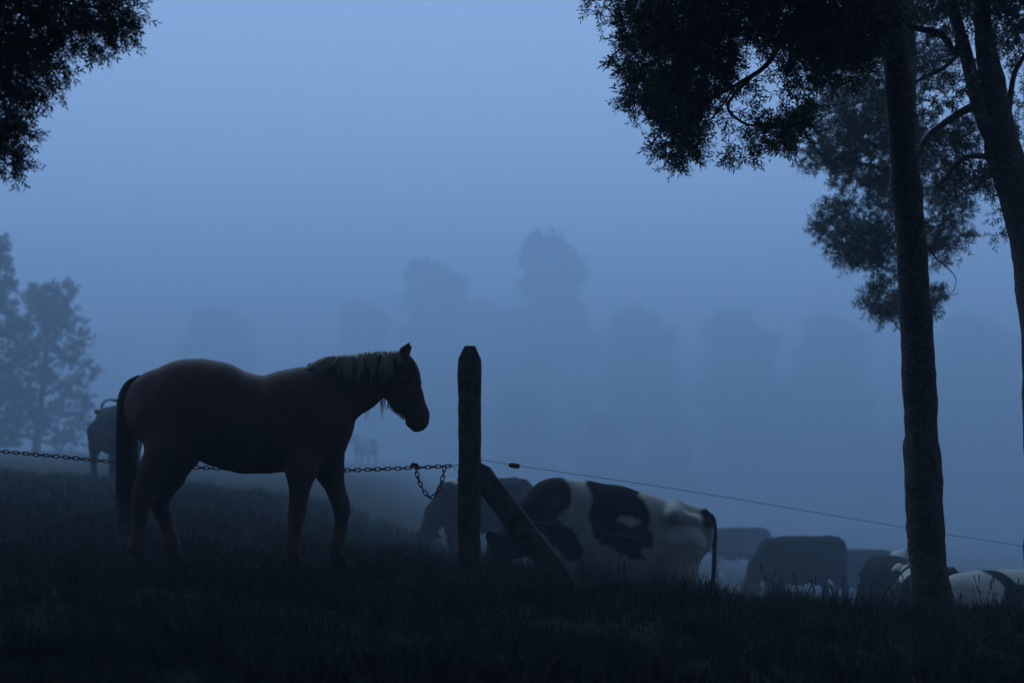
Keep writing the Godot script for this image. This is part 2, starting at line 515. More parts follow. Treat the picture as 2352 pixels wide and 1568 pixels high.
func cow_arrays(grazing: bool) -> Array:      # faces -x, stands on y = 0
	var f := Field.new(Vector3(-1.65, -0.02, -0.45), Vector3(1.08, 1.62, 0.45), 0.0235)
	f.chain([[0.74, 1.12, 0, 0.19], [0.5, 1.07, 0, 0.28], [0.1, 1.0, 0, 0.36], [-0.35, 1.0, 0, 0.37], [-0.62, 1.03, 0, 0.32], [-0.74, 0.95, 0, 0.22]], 0.03, 0.78)
	f.chain([[0.35, 0.92, 0, 0.32], [-0.1, 0.88, 0, 0.35], [-0.4, 0.9, 0, 0.32]], 0.04, 0.9)
	f.chain([[0.6, 1.3, 0, 0.06], [0.82, 1.27, 0, 0.045], [0.92, 1.2, 0, 0.035]], 0.05, 1.0)
	if grazing:
		f.chain([[-0.66, 1.06, 0, 0.25], [-0.95, 0.84, 0, 0.19], [-1.13, 0.56, 0, 0.13]], 0.05, 0.65)
		f.chain([[-1.13, 0.55, 0, 0.125], [-1.24, 0.34, 0, 0.11], [-1.33, 0.12, 0, 0.075], [-1.36, 0.05, 0, 0.07]], 0.03, 0.85)
		for s in [-1.0, 1.0]:
			f.chain([[-1.12, 0.56, s * 0.09, 0.03], [-1.10, 0.55, s * 0.2, 0.045], [-1.08, 0.53, s * 0.27, 0.02]], 0.02, 1.0)
	else:
		f.chain([[-0.64, 1.1, 0, 0.25], [-0.92, 1.26, 0, 0.18], [-1.08, 1.38, 0, 0.13]], 0.05, 0.65)
		f.chain([[-1.08, 1.4, 0, 0.125], [-1.25, 1.3, 0, 0.11], [-1.45, 1.14, 0, 0.075]], 0.03, 0.85)
		for s in [-1.0, 1.0]:
			f.chain([[-1.07, 1.43, s * 0.09, 0.03], [-1.06, 1.42, s * 0.2, 0.045], [-1.05, 1.4, s * 0.27, 0.02]], 0.02, 1.0)
	for s in [-1.0, 1.0]:
		f.chain([[-0.56, 0.82, s * 0.17, 0.15], [-0.57 - s * 0.05, 0.45, s * 0.17, 0.068], [-0.57 - s * 0.07, 0.16, s * 0.16, 0.05], [-0.58 - s * 0.07, 0.04, s * 0.16, 0.06]], 0.05, 0.9)
		f.chain([[0.58, 0.9, s * 0.15, 0.21], [0.6 + s * 0.04, 0.66, s * 0.18, 0.13], [0.74 + s * 0.06, 0.46, s * 0.18, 0.066], [0.7 + s * 0.08, 0.17, s * 0.17, 0.05], [0.68 + s * 0.08, 0.04, s * 0.17, 0.06]], 0.05, 0.9)
		f.chain([[0.52, 1.28, s * 0.2, 0.04], [0.38, 1.25, s * 0.24, 0.04]], 0.05, 1.0)
	f.chain([[0.3, 0.63, 0, 0.12], [0.42, 0.64, 0, 0.12]], 0.06, 1.0)
	return f.arrays()

func cow_at(arr: Array, px: float, back_py: float, depth: float, turn: float, white: float, seed: int, label: String, tail: Array, size := 1.0) -> void:
	var p := P(px, back_py, depth)
	p.y -= 1.375 * size
	p.y = ground(p.x, p.z) - 0.03
	var o := thing("cow", p, label, "cow", "cattle grazing in the fog")
	o.rotation.y = turn
	o.scale = Vector3.ONE * size
	var n := FastNoiseLite.new()
	n.seed = seed
	n.frequency = 1.0
	var black := Color(0.014, 0.012, 0.012)
	var pale := Color(0.27, 0.255, 0.23)
	part("body", body_mesh(arr, func(q: Vector3) -> Color:
		var v := n.get_noise_3d(q.x * 1.1, q.y * 0.9, q.z * 0.8) + 0.12 * n.get_noise_3d(q.x * 6, q.y * 6, q.z * 6) + (0.25 if q.y < 0.55 and absf(q.x) < 1.0 else 0.0) * white * 2.0
		return black.lerp(pale, sm(-0.02, 0.02, v - lerpf(0.75, -0.5, white)))), M.hide, o)
	var pts := tail
	if pts.is_empty():
		pts = [Vector3(0.84, 1.26, 0), Vector3(0.95, 1.22, 0), Vector3(1.0, 1.08, 0), Vector3(1.0, 0.8, 0), Vector3(0.97, 0.55, 0), Vector3(0.98, 0.38, 0)]
	var path := smooth_path(pts, 4)
	var rad := []
	for i in path.size():
		var t := float(i) / (path.size() - 1)
		rad.append(lerpf(0.035, 0.018, minf(t * 2.0, 1.0)) + 0.02 * exp(-((t - 0.85) / 0.1) ** 2) - 0.016 * sm(0.93, 1.0, t))
	part("tail", tube(path, rad, 8), M.black_hide, o)

# ------------------------------------------------------------------ leaves and trees

func spray(leaves: int, length: float, leaf: float, wide: float, seed: int) -> ArrayMesh:     # a twig along +y with narrow leaves
	var r := RandomNumberGenerator.new()
	r.seed = seed
	var st := SurfaceTool.new()
	st.begin(Mesh.PRIMITIVE_TRIANGLES)
	add_tube(st, [Vector3.ZERO, Vector3(0.01, length * 0.5, 0), Vector3(0, length, 0.01)], [0.0022, 0.0016, 0.0007], 3)
	for k in leaves:
		var t := (k + 0.6) / leaves
		var root := Vector3(0.01 * sin(t * 3.0), length * t, 0.01 * t)
		var a := k * 2.4 + r.randf_range(-0.5, 0.5)
		var out := Vector3(cos(a), r.randf_range(0.25, 1.1), sin(a)).normalized()
		var l := leaf * r.randf_range(0.7, 1.15)
		var across := out.cross(Vector3(r.randf_range(-1, 1), r.randf_range(-1, 1), r.randf_range(-1, 1))).normalized() * wide * 0.5
		var lift := out.cross(across).normalized() * l * r.randf_range(0.05, 0.16)
		var m1 := root + out * l * 0.35 + lift
		var m2 := root + out * l * 0.7 + lift * 0.8
		var tip := root + out * l
		for tri in [[root, m1 - across, m1 + across], [m1 - across, m2 - across * 0.8, m1 + across], [m1 + across, m2 - across * 0.8, m2 + across * 0.8], [m2 - across * 0.8, tip, m2 + across * 0.8]]:
			for q in tri:
				st.add_vertex(q)
	st.generate_normals()
	return st.commit()

# clumps: [centre, half sizes (Vector3), number of sprays, spray scale]; gaps: share of the volume left open
func crown(clumps: Array, mesh: Mesh, m: Material, parent: Node3D, gaps: float, grain: float, droop := 0.3) -> void:
	var xf := []
	for c in clumps:
		var half: Vector3 = c[1]
		var made := 0
		var tries := 0
		while made < c[2] and tries < c[2] * 6:
			tries += 1
			var d := Vector3(rng.randfn(), rng.randfn(), rng.randfn()).normalized()
			var u := d * pow(rng.randf(), 0.36)
			var p: Vector3 = c[0] + u * half
			if noise.get_noise_3d(p.x * grain, p.y * grain, p.z * grain) < gaps * 0.9 - 0.5 + 0.1 * rng.randfn():
				continue
			var dir := (d * 0.8 + Vector3(rng.randfn(), rng.randfn() - droop, rng.randfn()) * 0.55).normalized()
			var side := dir.cross(Vector3(rng.randfn(), rng.randfn(), rng.randfn())).normalized()
			var s: float = c[3] * rng.randf_range(0.7, 1.25)
			xf.append(Transform3D(Basis(side, dir, side.cross(dir)) * s, p - dir * 0.05 * s - parent.position))
			made += 1
	var mm := MultiMesh.new()
	mm.transform_format = MultiMesh.TRANSFORM_3D
	mm.mesh = mesh
	mm.instance_count = xf.size()
	for i in xf.size():
		mm.set_instance_transform(i, xf[i])
	var o := MultiMeshInstance3D.new()
	o.name = "crown"
	o.multimesh = mm
	o.material_override = m
	o.set_meta("kind", "stuff")
	parent.add_child(o, true)

func limb(rows: Array, parent: Node3D, called: String, m: Material, rough := 0.1, sides := 12, steps := 6) -> void:    # rows: [Vector3, radius]
	var pts := []
	for r in rows:
		pts.append(Vector4(r[0].x, r[0].y, r[0].z, r[1]))
	var path := smooth_path(pts, steps)
	var ps := []
	var rs := []
	for q in path:
		ps.append(Vector3(q.x, q.y, q.z) - parent.position)
		rs.append(maxf(q.w, 0.002))
	part(called, tube(ps, rs, sides, rough, 1.6), m, parent)

func px_rows(rows: Array, depth: float, dz := 0.0) -> Array:     # rows: [px, py, width px, extra depth]
	var out := []
	for r in rows:
		var d: float = depth + dz + (r[3] if r.size() > 3 else 0.0)
		out.append([P(r[0], r[1], d), r[2] * 0.5 * d / F])
	return out

func px_clumps(rows: Array, depth: float, deep: float, per: float, scale: float) -> Array:     # rows: [px, py, half width, half height, (share of density), (extra depth)]
	var out := []
	for r in rows:
		var d: float = depth + (r[5] if r.size() > 5 else rng.randf_range(-0.35, 0.35) * deep)
		var k := d / F
		var half := Vector3(r[2] * k, r[3] * k, deep * (0.5 + 0.5 * minf(r[2], r[3]) * k))
		out.append([P(r[0], r[1], d), half, int(per * r[2] * r[3] * k * k * (r[4] if r.size() > 4 else 1.0)), scale])
	return out

# unseen broad treetop, added above the picture to shade the animals below
func shade_crown(clumps: Array, c: Vector3, wide: float, half: float, n: int) -> void:
	for k in n:
		var a: float = k * 2.39996
		var t := sqrt((k + 0.5) / n)
		clumps.append([c + Vector3(cos(a) * wide * t, half * (0.9 - 1.1 * t * t) * sin(k * 1.3), sin(a) * wide * t), Vector3(1.0, 0.7, 1.0), 260, 3.2])

# a tree whose whole shape is grown from its height: used for the trees in the fog and those behind the camera
func grown_tree(called: String, at: Vector3, tall: float, wide: float, low: float, n: int, scale: float, label: String, group: String, seed: int, lean := 0.0, airy := 1.0) -> void:
	var r := RandomNumberGenerator.new()
	r.seed = seed
	var o := thing(called, at, label, "tree", group)
	var top := at + Vector3(lean, tall, 0)
	limb([[at - Vector3(0, 0.2, 0), tall * 0.026], [at + Vector3(lean * 0.2, tall * 0.2, 0), tall * 0.019], [at + Vector3(lean * 0.5 + 0.1, tall * 0.5, 0.1), tall * 0.013], [at + Vector3(lean * 0.8, tall * 0.8, 0), tall * 0.006], [top - Vector3(0, tall * 0.05, 0), tall * 0.002]], o, "trunk", M.bark, 0.1, 8, 4)
	var clumps := []
	var count := 15 if airy == 1.0 else 40
	for k in count:
		var t := (k + 0.5) / count
		var y := lerpf(low, 0.95, t)
		var reach := wide * (1.0 - 0.75 * pow(clampf((y - low) / (1.0 - low), 0, 1), 2.2)) * r.randf_range(0.85, 1.1)
		var a := k * 2.39996 + r.randf() * 0.6
		var q := at + Vector3(lean * y, tall * y, 0) + Vector3(cos(a), 0.05, sin(a)) * reach * r.randf_range(0.35, 0.72)
		var s := wide * r.randf_range(0.28, 0.44) * airy
		clumps.append([q, Vector3(s, s * 0.75, s), n / count, scale])
		if k % 2 == 0:
			var root := at + Vector3(lean * y * 0.9, tall * maxf(y - 0.14, 0.08), 0)
			limb([[root, tall * 0.007], [root.lerp(q, 0.55) + Vector3(0, -0.05 * reach, 0), tall * 0.004], [q, tall * 0.0015]], o, "branch", M.bark, 0.0, 5, 3)
	crown(clumps, M.spray_wide, M.leaf, o, 0.42 if airy == 1.0 else 0.5, 22.0 / maxf(wide, 0.5) * 3.0)

# ------------------------------------------------------------------ fence

func box_post(w: float, d: float, h: float, sink: float) -> ArrayMesh:        # squared timber with bevelled edges and a chamfered top, worn
	var st := SurfaceTool.new()
	st.begin(Mesh.PRIMITIVE_TRIANGLES)
	var rings := []
	var b := 0.012
	var ys := []
	var steps := 26
	for i in steps + 1:
		ys.append([lerpf(-sink, h - 0.1, float(i) / steps), 1.0])
	ys.append([h - 0.055, 0.76])
	ys.append([h - 0.006, 0.52])
	ys.append([h, 0.47])
	for e in ys:
		var x: float = w * 0.5 * e[1]
		var z: float = d * 0.5 * e[1]
		var ring := []
		for c in [[x - b, z], [x, z - b], [x, -z + b], [x - b, -z], [-x + b, -z], [-x, -z + b], [-x, z - b], [-x + b, z]]:
			var p := Vector3(c[0], e[0], c[1])
			var k := noise.get_noise_3d(p.x * 130.0, p.y * 45.0, p.z * 130.0) * 0.010 + noise.get_noise_3d(p.x * 30.0, p.y * 14.0, p.z * 30.0 + 50.0) * 0.010
			ring.append(p + Vector3(p.x, 0, p.z).normalized() * k)
		rings.append(ring)
	for i in rings.size() - 1:
		for k in 8:
			var k2 := (k + 1) % 8
			for v in [rings[i][k], rings[i + 1][k], rings[i][k2], rings[i][k2], rings[i + 1][k], rings[i + 1][k2]]:
				st.add_vertex(v)
	var last: Array = rings[rings.size() - 1]
	for k in range(1, 7):
		for v in [last[0], last[k + 1], last[k]]:
			st.add_vertex(v)
	st.set_smooth_group(-1)
	st.generate_normals()
	return st.commit()

func link_mesh() -> ArrayMesh:      # a rounded oblong ring, 55 mm long, lying in the x-y plane
	var pts := []
	var n := 16
	for i in n + 1:
		var a := TAU * i / n
		pts.append(Vector3(0.0105 * signf(cos(a)) * minf(1.0, absf(cos(a)) * 3.0) + 0.0115 * cos(a), 0.0125 * sin(a), 0))
	var st := SurfaceTool.new()
	st.begin(Mesh.PRIMITIVE_TRIANGLES)
	var sides := 6
	for i in n:
		for k in sides:
			var q := []
			for e in [[i, k], [i, k + 1], [i + 1, k], [i + 1, k + 1]]:
				var p: Vector3 = pts[e[0] % n]
				var out := Vector3(p.x, p.y * 1.4, 0).normalized()
				var a: float = TAU * e[1] / sides
				q.append(p + (out * cos(a) + Vector3(0, 0, 1) * sin(a)) * 0.0055)
			for v in [q[0], q[2], q[1], q[1], q[2], q[3]]:
				st.add_vertex(v)
	st.index()
	st.generate_normals()
	return st.commit()

func lay_chain(path: Array, o: Node3D, mesh: Mesh, pitch: float, start := 0) -> void:
	var left := 0.0
	var k := start
	for i in path.size() - 1:
		var a: Vector3 = path[i]
		var b: Vector3 = path[i + 1]
		var l := a.distance_to(b)
		while left < l:
			var x := (b - a).normalized()
			var up := (Vector3.UP if absf(x.y) < 0.9 else Vector3.RIGHT)
			var z := x.cross(up).normalized()
			var y := z.cross(x)
			var turn := (0.35 if k % 2 == 0 else 1.35) + rng.randf_range(-0.25, 0.25)
			var e := part("link", mesh, M.iron, o)
			e.transform = Transform3D(Basis(x, y * cos(turn) + z * sin(turn), z * cos(turn) - y * sin(turn)), a.lerp(b, left / l) - o.position)
			left += pitch
			k += 1
		left -= l

func wire(pts: Array, label: String, group: String) -> Node3D:
	var o := thing("fence_wire", pts[0], label, "wire", group)
	var path := []
	for p in smooth_path(pts, 6):
		path.append(p - o.position)
	var rad := []
	rad.resize(path.size())
	rad.fill(0.0022)
	part("strand", tube(path, rad, 5), M.wire, o)
	return o

# ------------------------------------------------------------------ the scene

func _ready() -> void:
	rng.seed = 20240611
	noise.seed = 5
	noise.frequency = 0.1
	noise.fractal_octaves = 3

	var cam := Camera3D.new()
	cam.name = "camera"
	cam.fov = 35.0
	cam.position = EYE
	cam.rotation.x = PITCH
	cam.far = 2000.0
	var lens := CameraAttributesPhysical.new()
	lens.frustum_focal_length = 38.0
	lens.exposure_aperture = 1.25
	lens.frustum_focus_distance = 7.8
	cam.attributes = lens
	cam.fov = 35.0
	add_child(cam)
	cam.current = true

	var env := Environment.new()
	var sky_mat := ProceduralSkyMaterial.new()
	sky_mat.sky_top_color = Color(0.36, 0.58, 1.0).linear_to_srgb()
	sky_mat.sky_horizon_color = Color(0.21, 0.335, 0.585).linear_to_srgb()
	sky_mat.sky_curve = 0.6
	sky_mat.ground_bottom_color = Color(0.05, 0.06, 0.08)
	sky_mat.ground_horizon_color = Color(0.25, 0.33, 0.48)
	sky_mat.sun_angle_max = 1.0
	var sky := Sky.new()
	sky.sky_material = sky_mat
	env.background_mode = Environment.BG_SKY
	env.sky = sky
	env.background_energy_multiplier = 0.44
	env.tonemap_mode = Environment.TONE_MAPPER_LINEAR
	env.tonemap_exposure = 2.6
	env.fog_enabled = true
	env.fog_density = 0.008
	env.fog_light_color = Color(0.84, 0.92, 1.0)
	env.volumetric_fog_enabled = true
	env.volumetric_fog_density = 0.0
	env.sdfgi_enabled = true
	env.ssao_enabled = true
	env.ssil_enabled = true
	var we := WorldEnvironment.new()
	we.name = "environment"
	we.environment = env
	add_child(we)

	var sun := DirectionalLight3D.new()        # the last glow of the sky ahead, above the fog
	sun.name = "twilight"
	sun.light_color = Color(0.66, 0.83, 1.0)
	sun.light_energy = 0.45
	sun.light_angular_distance = 60.0
	sun.sky_mode = DirectionalLight3D.SKY_MODE_LIGHT_ONLY
	sun.shadow_enabled = true
	add_child(sun)
	sun.look_at_from_position(Vector3.ZERO, Vector3(0.2, -0.75, 0.6))

	# materials
	M.coat = mat(Color.WHITE, 0.7, 0.22)
	M.coat.vertex_color_use_as_albedo = true
	bumpy(M.coat, 0.02, 3.0, 2.0)
	M.hide = mat(Color.WHITE, 0.85, 0.12)
	M.hide.vertex_color_use_as_albedo = true
	bumpy(M.hide, 0.02, 3.0, 2.5)
	M.black_hide = mat(Color(0.014, 0.012, 0.012), 0.8, 0.15)
	M.hoof = mat(Color(0.014, 0.012, 0.010), 0.8, 0.2)
	M.eye = mat(Color(0.006, 0.004, 0.003), 0.12)
	M.mane = mat(Color(0.32, 0.27, 0.20), 0.6, 0.4)
	M.tail = mat(Color(0.10, 0.08, 0.06), 0.65, 0.4)
	M.leaf = mat(Color(0.042, 0.060, 0.038), 0.6, 0.4)
	M.leaf.backlight = Color(0.10, 0.14, 0.06)
	M.bark = mat(Color(0.05, 0.042, 0.036), 0.95, 0.2)
	mottled(M.bark, Color(0.028, 0.023, 0.02), Color(0.075, 0.065, 0.055), 0.02, 1.6)
	bumpy(M.bark, 0.03, 1.6, 10.0)
	M.timber = mat(Color(0.06, 0.05, 0.04), 0.9, 0.2)
	mottled(M.timber, Color(0.03, 0.025, 0.02), Color(0.085, 0.07, 0.055), 0.015, 1.3)
	bumpy(M.timber, 0.03, 1.3, 8.0)
	M.iron = mat(Color(0.035, 0.026, 0.021), 0.7)
	M.iron.metallic = 0.4
	M.wire = mat(Color(0.10, 0.10, 0.10), 0.5)
	M.wire.metallic = 0.7
	M.insulator = mat(Color(0.16, 0.06, 0.025), 0.45)
	M.grass = mat(Color(0.016, 0.019, 0.011), 0.75, 0.3)
	M.grass.backlight = Color(0.05, 0.065, 0.03)
	M.turf = mat(Color.WHITE, 0.95, 0.15)
	mottled(M.turf, Color(0.011, 0.012, 0.008), Color(0.019, 0.021, 0.013), 0.012, 0.22)
	bumpy(M.turf, 0.04, 0.5, 12.0)
	M.spray = spray(15, 0.15, 0.055, 0.0115, 3)
	M.spray_wide = spray(16, 0.17, 0.075, 0.022, 4)

	build_ground()
	build_fog()
	build_trees()
	build_fence()
	build_horse()
	build_near_cow()
	build_herd()
	build_grass()

func build_ground() -> void:
	var st := SurfaceTool.new()
	st.begin(Mesh.PRIMITIVE_TRIANGLES)
	var xs := []
	var zs := []
	for i in 121:
		var t := i / 60.0 - 1.0
		xs.append(12.0 * t + 148.0 * t * t * t * t * t)
	for i in 141:
		var t := i / 70.0 - 1.0
		zs.append(-8.0 + 14.0 * t + 146.0 * t * t * t * t * t)
	for j in zs.size():
		for i in xs.size():
			st.add_vertex(Vector3(xs[i], ground(xs[i], zs[j]), zs[j]))
	for j in zs.size() - 1:
		for i in xs.size() - 1:
			var a := j * xs.size() + i
			var b := a + xs.size()
			for k in [a, a + 1, b, a + 1, b + 1, b]:
				st.add_index(k)
	st.generate_normals()
	var o := part("ground", st.commit(), M.turf, self)
	o.set_meta("kind", "structure")

func build_fog() -> void:
	for e in [[14.0, 0.003, 16.0], [19.0, 0.004, 9.0], [24.0, 0.006, 14.0], [30.0, 0.007, 11.0], [37.0, 0.006, 18.0], [45.0, 0.006, 13.0], [54.0, 0.007, 20.0]]:
		var v := FogVolume.new()
		v.name = numbered("fog_bank")
		v.shape = RenderingServer.FOG_VOLUME_SHAPE_BOX
		var far := 148.0
		v.size = Vector3(300.0, e[2] + 8.0, far - e[0])
		v.position = Vector3(0, e[2] * 0.5 - 4.0, -(far + e[0]) * 0.5)
		var m := FogMaterial.new()
		m.density = e[1]
		m.albedo = Color(0.84, 0.92, 1.0)
		v.material = m
		v.set_meta("kind", "stuff")
		v.set_meta("label", "bank of blue evening fog lying over the pasture")
		v.set_meta("category", "fog")
		add_child(v, true)

func build_trees() -> void:
	# the straight trunk on the right, with the dark crown over the middle
	var D1 := 7.3
	var root := P(2142, 1420, D1)
	var o := thing("leafy_tree", root, "tall straight dark trunk by the bank with low leafy boughs", "tree", "trees on the bank")
	limb(px_rows([[2148, 1450, 150], [2146, 1425, 112], [2142, 1390, 92], [2134, 1300, 80], [2124, 1150, 77], [2116, 1000, 74], [2108, 800, 72], [2096, 600, 68], [2080, 400, 65], [2065, 200, 62], [2049, 0, 60], [2030, -250, 56], [2015, -600, 50], [2005, -1200, 40], [2000, -1900, 22], [1995, -2600, 6]], D1), o, "trunk", M.bark, 0.21, 24, 14)
	limb(px_rows([[2036, -120, 26], [1960, -70, 22], [1870, 20, 19], [1800, 92, 15], [1758, 152, 12], [1700, 190, 10], [1655, 214, 8], [1593, 237, 4]], 7.15), o, "bough", M.bark, 0.08, 8)
	limb(px_rows([[1732, 172, 7], [1672, 240, 7], [1706, 281, 6], [1745, 286, 5], [1790, 268, 3]], 7.1), o, "bough", M.bark, 0.08, 6)
	limb(px_rows([[1690, 196, 5], [1655, 247, 5], [1629, 276, 4], [1600, 277, 2]], 7.1), o, "bough", M.bark, 0.08, 6)
	limb(px_rows([[2030, -300, 24], [1880, -260, 20], [1700, -120, 16], [1560, 10, 10], [1500, 90, 5]], 7.0), o, "bough", M.bark, 0.08, 8)
	limb(px_rows([[2030, -200, 20], [1960, -90, 16], [1900, 40, 12], [1880, 120, 7]], 7.2), o, "bough", M.bark, 0.08, 8)
	limb(px_rows([[2128, 560, 6], [2150, 592, 4], [2180, 618, 3], [2196, 640, 2], [2192, 668, 1.5]], D1), o, "bough", M.bark, 0.05, 5)
	var cl := px_clumps([[1400, 12, 75, 38, 0.4], [1485, 50, 80, 75], [1570, 50, 95, 90], [1660, 40, 100, 90], [1450, 130, 48, 48, 0.8], [1520, 160, 85, 80], [1610, 150, 85, 85], [1480, 222, 58, 48, 0.7], [1560, 235, 75, 55], [1640, 215, 45, 35, 0.6], [1540, 300, 58, 52, 0.7], [1585, 318, 50, 52], [1560, 352, 50, 34, 0.6], [1690, 340, 52, 30, 0.3], [1735, 335, 28, 28, 0.5], [1770, 290, 60, 40, 0.7], [1820, 305, 45, 45], [1845, 285, 35, 35], [1740, 60, 75, 60, 0.45], [1730, 150, 70, 55, 0.3], [1700, 240, 40, 40, 0.3], [1810, 40, 90, 70], [1880, 100, 95, 95], [1935, 50, 95, 95], [1960, 150, 60, 50, 0.8], [1850, 190, 60, 40, 0.5], [1990, 60, 60, 80]], 7.0, 0.7, 6200.0, 0.78)
	for k in 26:
		var a: float = k * 2.4
		var q := P(1720 + 330 * cos(a) * sqrt((k + 1) / 26.0), -330 + 250 * sin(a) * sqrt((k + 1) / 26.0), 6.9 + 1.0 * sin(k * 1.7))
		cl.append([q, Vector3(0.5, 0.42, 0.55), 260, 1.5])
	shade_crown(cl, Vector3(1.6, 8.8, -7.2), 4.6, 2.0, 34)
	crown(cl, M.spray, M.leaf, o, 0.3, 42.0)

	# the forked tree at the right edge
	var D2 := 9.0
	root = P(2420, 1500, D2)
	o = thing("leafy_tree", root, "leaning tree forking into two stems beside the straight trunk", "tree", "trees on the bank")
	limb(px_rows([[2425, 1530, 130], [2418, 1400, 112], [2410, 1100, 100], [2398, 800, 94], [2384, 660, 92], [2366, 540, 90], [2340, 440, 90], [2306, 345, 84], [2290, 270, 66], [2280, 197, 58], [2264, 100, 46], [2254, 0, 38], [2246, -200, 34], [2240, -600, 26], [2238, -1200, 16], [2236, -1800, 6]], D2), o, "trunk", M.bark, 0.14, 18, 8)
	limb(px_rows([[2300, 350, 50], [2270, 295, 40], [2246, 230, 34], [2217, 113, 30], [2187, 15, 27], [2150, -120, 22], [2120, -300, 12]], D2), o, "trunk", M.bark, 0.12, 12)
	limb(px_rows([[2203, 60, 20], [2197, 123, 16], [2162, 79, 17], [2103, 64, 14], [2060, 50, 8]], D2), o, "bough", M.bark, 0.1, 8)
	limb(px_rows([[2215, 110, 12], [2172, 153, 10], [2130, 175, 9], [2090, 193, 6]], D2), o, "bough", M.bark, 0.1, 8)
	limb(px_rows([[2280, 255, 22], [2251, 246, 22], [2221, 251, 20], [2153, 295, 15], [2120, 330, 12], [2108, 370, 6]], D2), o, "bough", M.bark, 0.1, 8)
	limb(px_rows([[2310, 362, 16], [2261, 359, 14], [2212, 364, 12], [2172, 409, 8], [2150, 430, 4]], D2), o, "bough", M.bark, 0.1, 8)
	limb(px_rows([[2312, 300, 16], [2320, 236, 14], [2330, 172, 12], [2352, 130, 10], [2390, 60, 6]], D2), o, "bough", M.bark, 0.1, 8)
	limb(px_rows([[2340, 420, 8], [2310, 440, 6], [2280, 452, 4], [2262, 462, 2]], D2), o, "bough", M.bark, 0.1, 6)
	cl = px_clumps([[2200, 30, 70, 40, 0.6], [2130, 30, 60, 40, 0.7], [2330, 40, 60, 70, 0.8], [2230, 150, 40, 70, 0.2], [2150, 230, 60, 40, 0.6], [2200, 310, 60, 36, 0.6], [2160, 350, 50, 40, 0.8], [2250, 380, 50, 36, 0.7], [2210, 420, 56, 36], [2300, 410, 50, 40, 0.6], [2330, 110, 50, 50, 0.6], [2350, 240, 30, 60, 0.4], [2345, 320, 28, 50, 0.4], [2318, 480, 16, 46, 0.35], [2322, 515, 26, 24, 0.5], [2140, 120, 50, 40, 0.5]], 9.3, 0.9, 4600.0, 0.85)
	for k in 22:
		var a: float = k * 2.4
		cl.append([P(2300 + 280 * cos(a) * sqrt((k + 1) / 22.0), -330 + 280 * sin(a) * sqrt((k + 1) / 22.0), 9.3 + 1.0 * sin(k * 1.7)), Vector3(0.6, 0.5, 0.6), 220, 1.6])
	shade_crown(cl, Vector3(5.2, 9.2, -9.2), 4.0, 2.0, 26)
	crown(cl, M.spray, M.leaf, o, 0.36, 42.0)

	# a hazier tree behind the straight trunk
	var D3 := 13.0
	var foot := P(2120, 1000, D3)
	foot.y = ground(foot.x, foot.z) - 0.05
	o = thing("leafy_tree", foot, "hazy leafy tree whose foliage hangs behind the straight trunk", "tree", "trees on the bank")
	var up3 := P(2085, 0, D3)
	limb([[foot - Vector3(0, 0.2, 0), 0.16], [P(2118, 1000, D3), 0.14], [P(2108, 700, D3), 0.125], [P(2090, 300, D3), 0.1], [up3, 0.08], [P(2060, -600, D3), 0.04], [P(2060, -900, D3), 0.01]], o, "trunk", M.bark, 0.12, 12)
	for b in [[[2098, 500, 10], [2020, 560, 7], [1930, 530, 3]], [[2092, 400, 12], [2000, 380, 9], [1880, 350, 3]], [[2086, 260, 12], [2000, 230, 9], [1920, 260, 3]], [[2104, 600, 8], [2050, 640, 5], [2010, 690, 2]], [[2100, 520, 8], [2150, 520, 6], [2200, 490, 2]]]:
		limb(px_rows(b, D3), o, "bough", M.bark, 0.1, 6)
	crown(px_clumps([[1880, 352, 42, 34], [1935, 330, 62, 56], [1990, 300, 60, 60], [1970, 400, 62, 42], [1915, 505, 44, 52, 1.2], [1960, 555, 60, 50, 1.2], [2020, 560, 56, 50, 1.1], [1975, 600, 48, 28, 0.7], [2045, 622, 50, 26, 0.8], [2020, 490, 50, 50, 0.7], [2040, 420, 50, 60], [2022, 690, 44, 42], [2060, 715, 40, 34, 0.7], [2110, 690, 48, 44], [2148, 700, 10, 36, 0.6], [1985, 240, 66, 50], [1900, 250, 50, 40, 0.8], [2060, 300, 60, 60], [2060, 200, 60, 60, 0.8], [1990, 150, 66, 46, 0.6], [2140, 430, 40, 50], [2150, 520, 34, 50], [2200, 490, 36, 26, 0.8], [2185, 556, 32, 28, 0.9], [2215, 545, 16, 12, 0.8], [2200, 450, 28, 18, 0.5], [2150, 580, 28, 30, 0.8], [2190, 590, 8, 14, 0.8], [2120, 340, 50, 60, 0.8], [2250, 300, 60, 50, 0.5], [2040, 60, 80, 60], [2150, 130, 60, 60, 0.6], [2060, -80, 120, 90], [2160, -60, 90, 90]], 13.0, 0.9, 3000.0, 1.0), M.spray, M.leaf, o, 0.34, 30.0)

	# the crown hanging in at the top left; its trunk stands outside the picture
	var D4 := 5.6
	foot = P(-420, 1300, D4)
	foot.y = ground(foot.x, foot.z) - 0.05
	o = thing("leafy_tree", foot, "tree with dark drooping foliage hanging high above the horse's tail", "tree", "trees on the bank")
	limb([[foot - Vector3(0, 0.2, 0), 0.17], [P(-410, 900, D4), 0.14], [P(-380, 300, D4), 0.125], [P(-360, -300, D4), 0.1], [P(-340, -1200, D4), 0.08], [P(-330, -2600, D4), 0.02]], o, "trunk", M.bark, 0.14, 12)
	limb(px_rows([[-372, -120, 30], [-200, -110, 24], [-40, -60, 16], [120, -10, 10], [260, 30, 4]], D4), o, "bough", M.bark, 0.1, 8)
	limb(px_rows([[-378, 60, 24], [-200, 60, 18], [-60, 130, 11], [10, 240, 6], [10, 360, 2]], D4), o, "bough", M.bark, 0.1, 8)
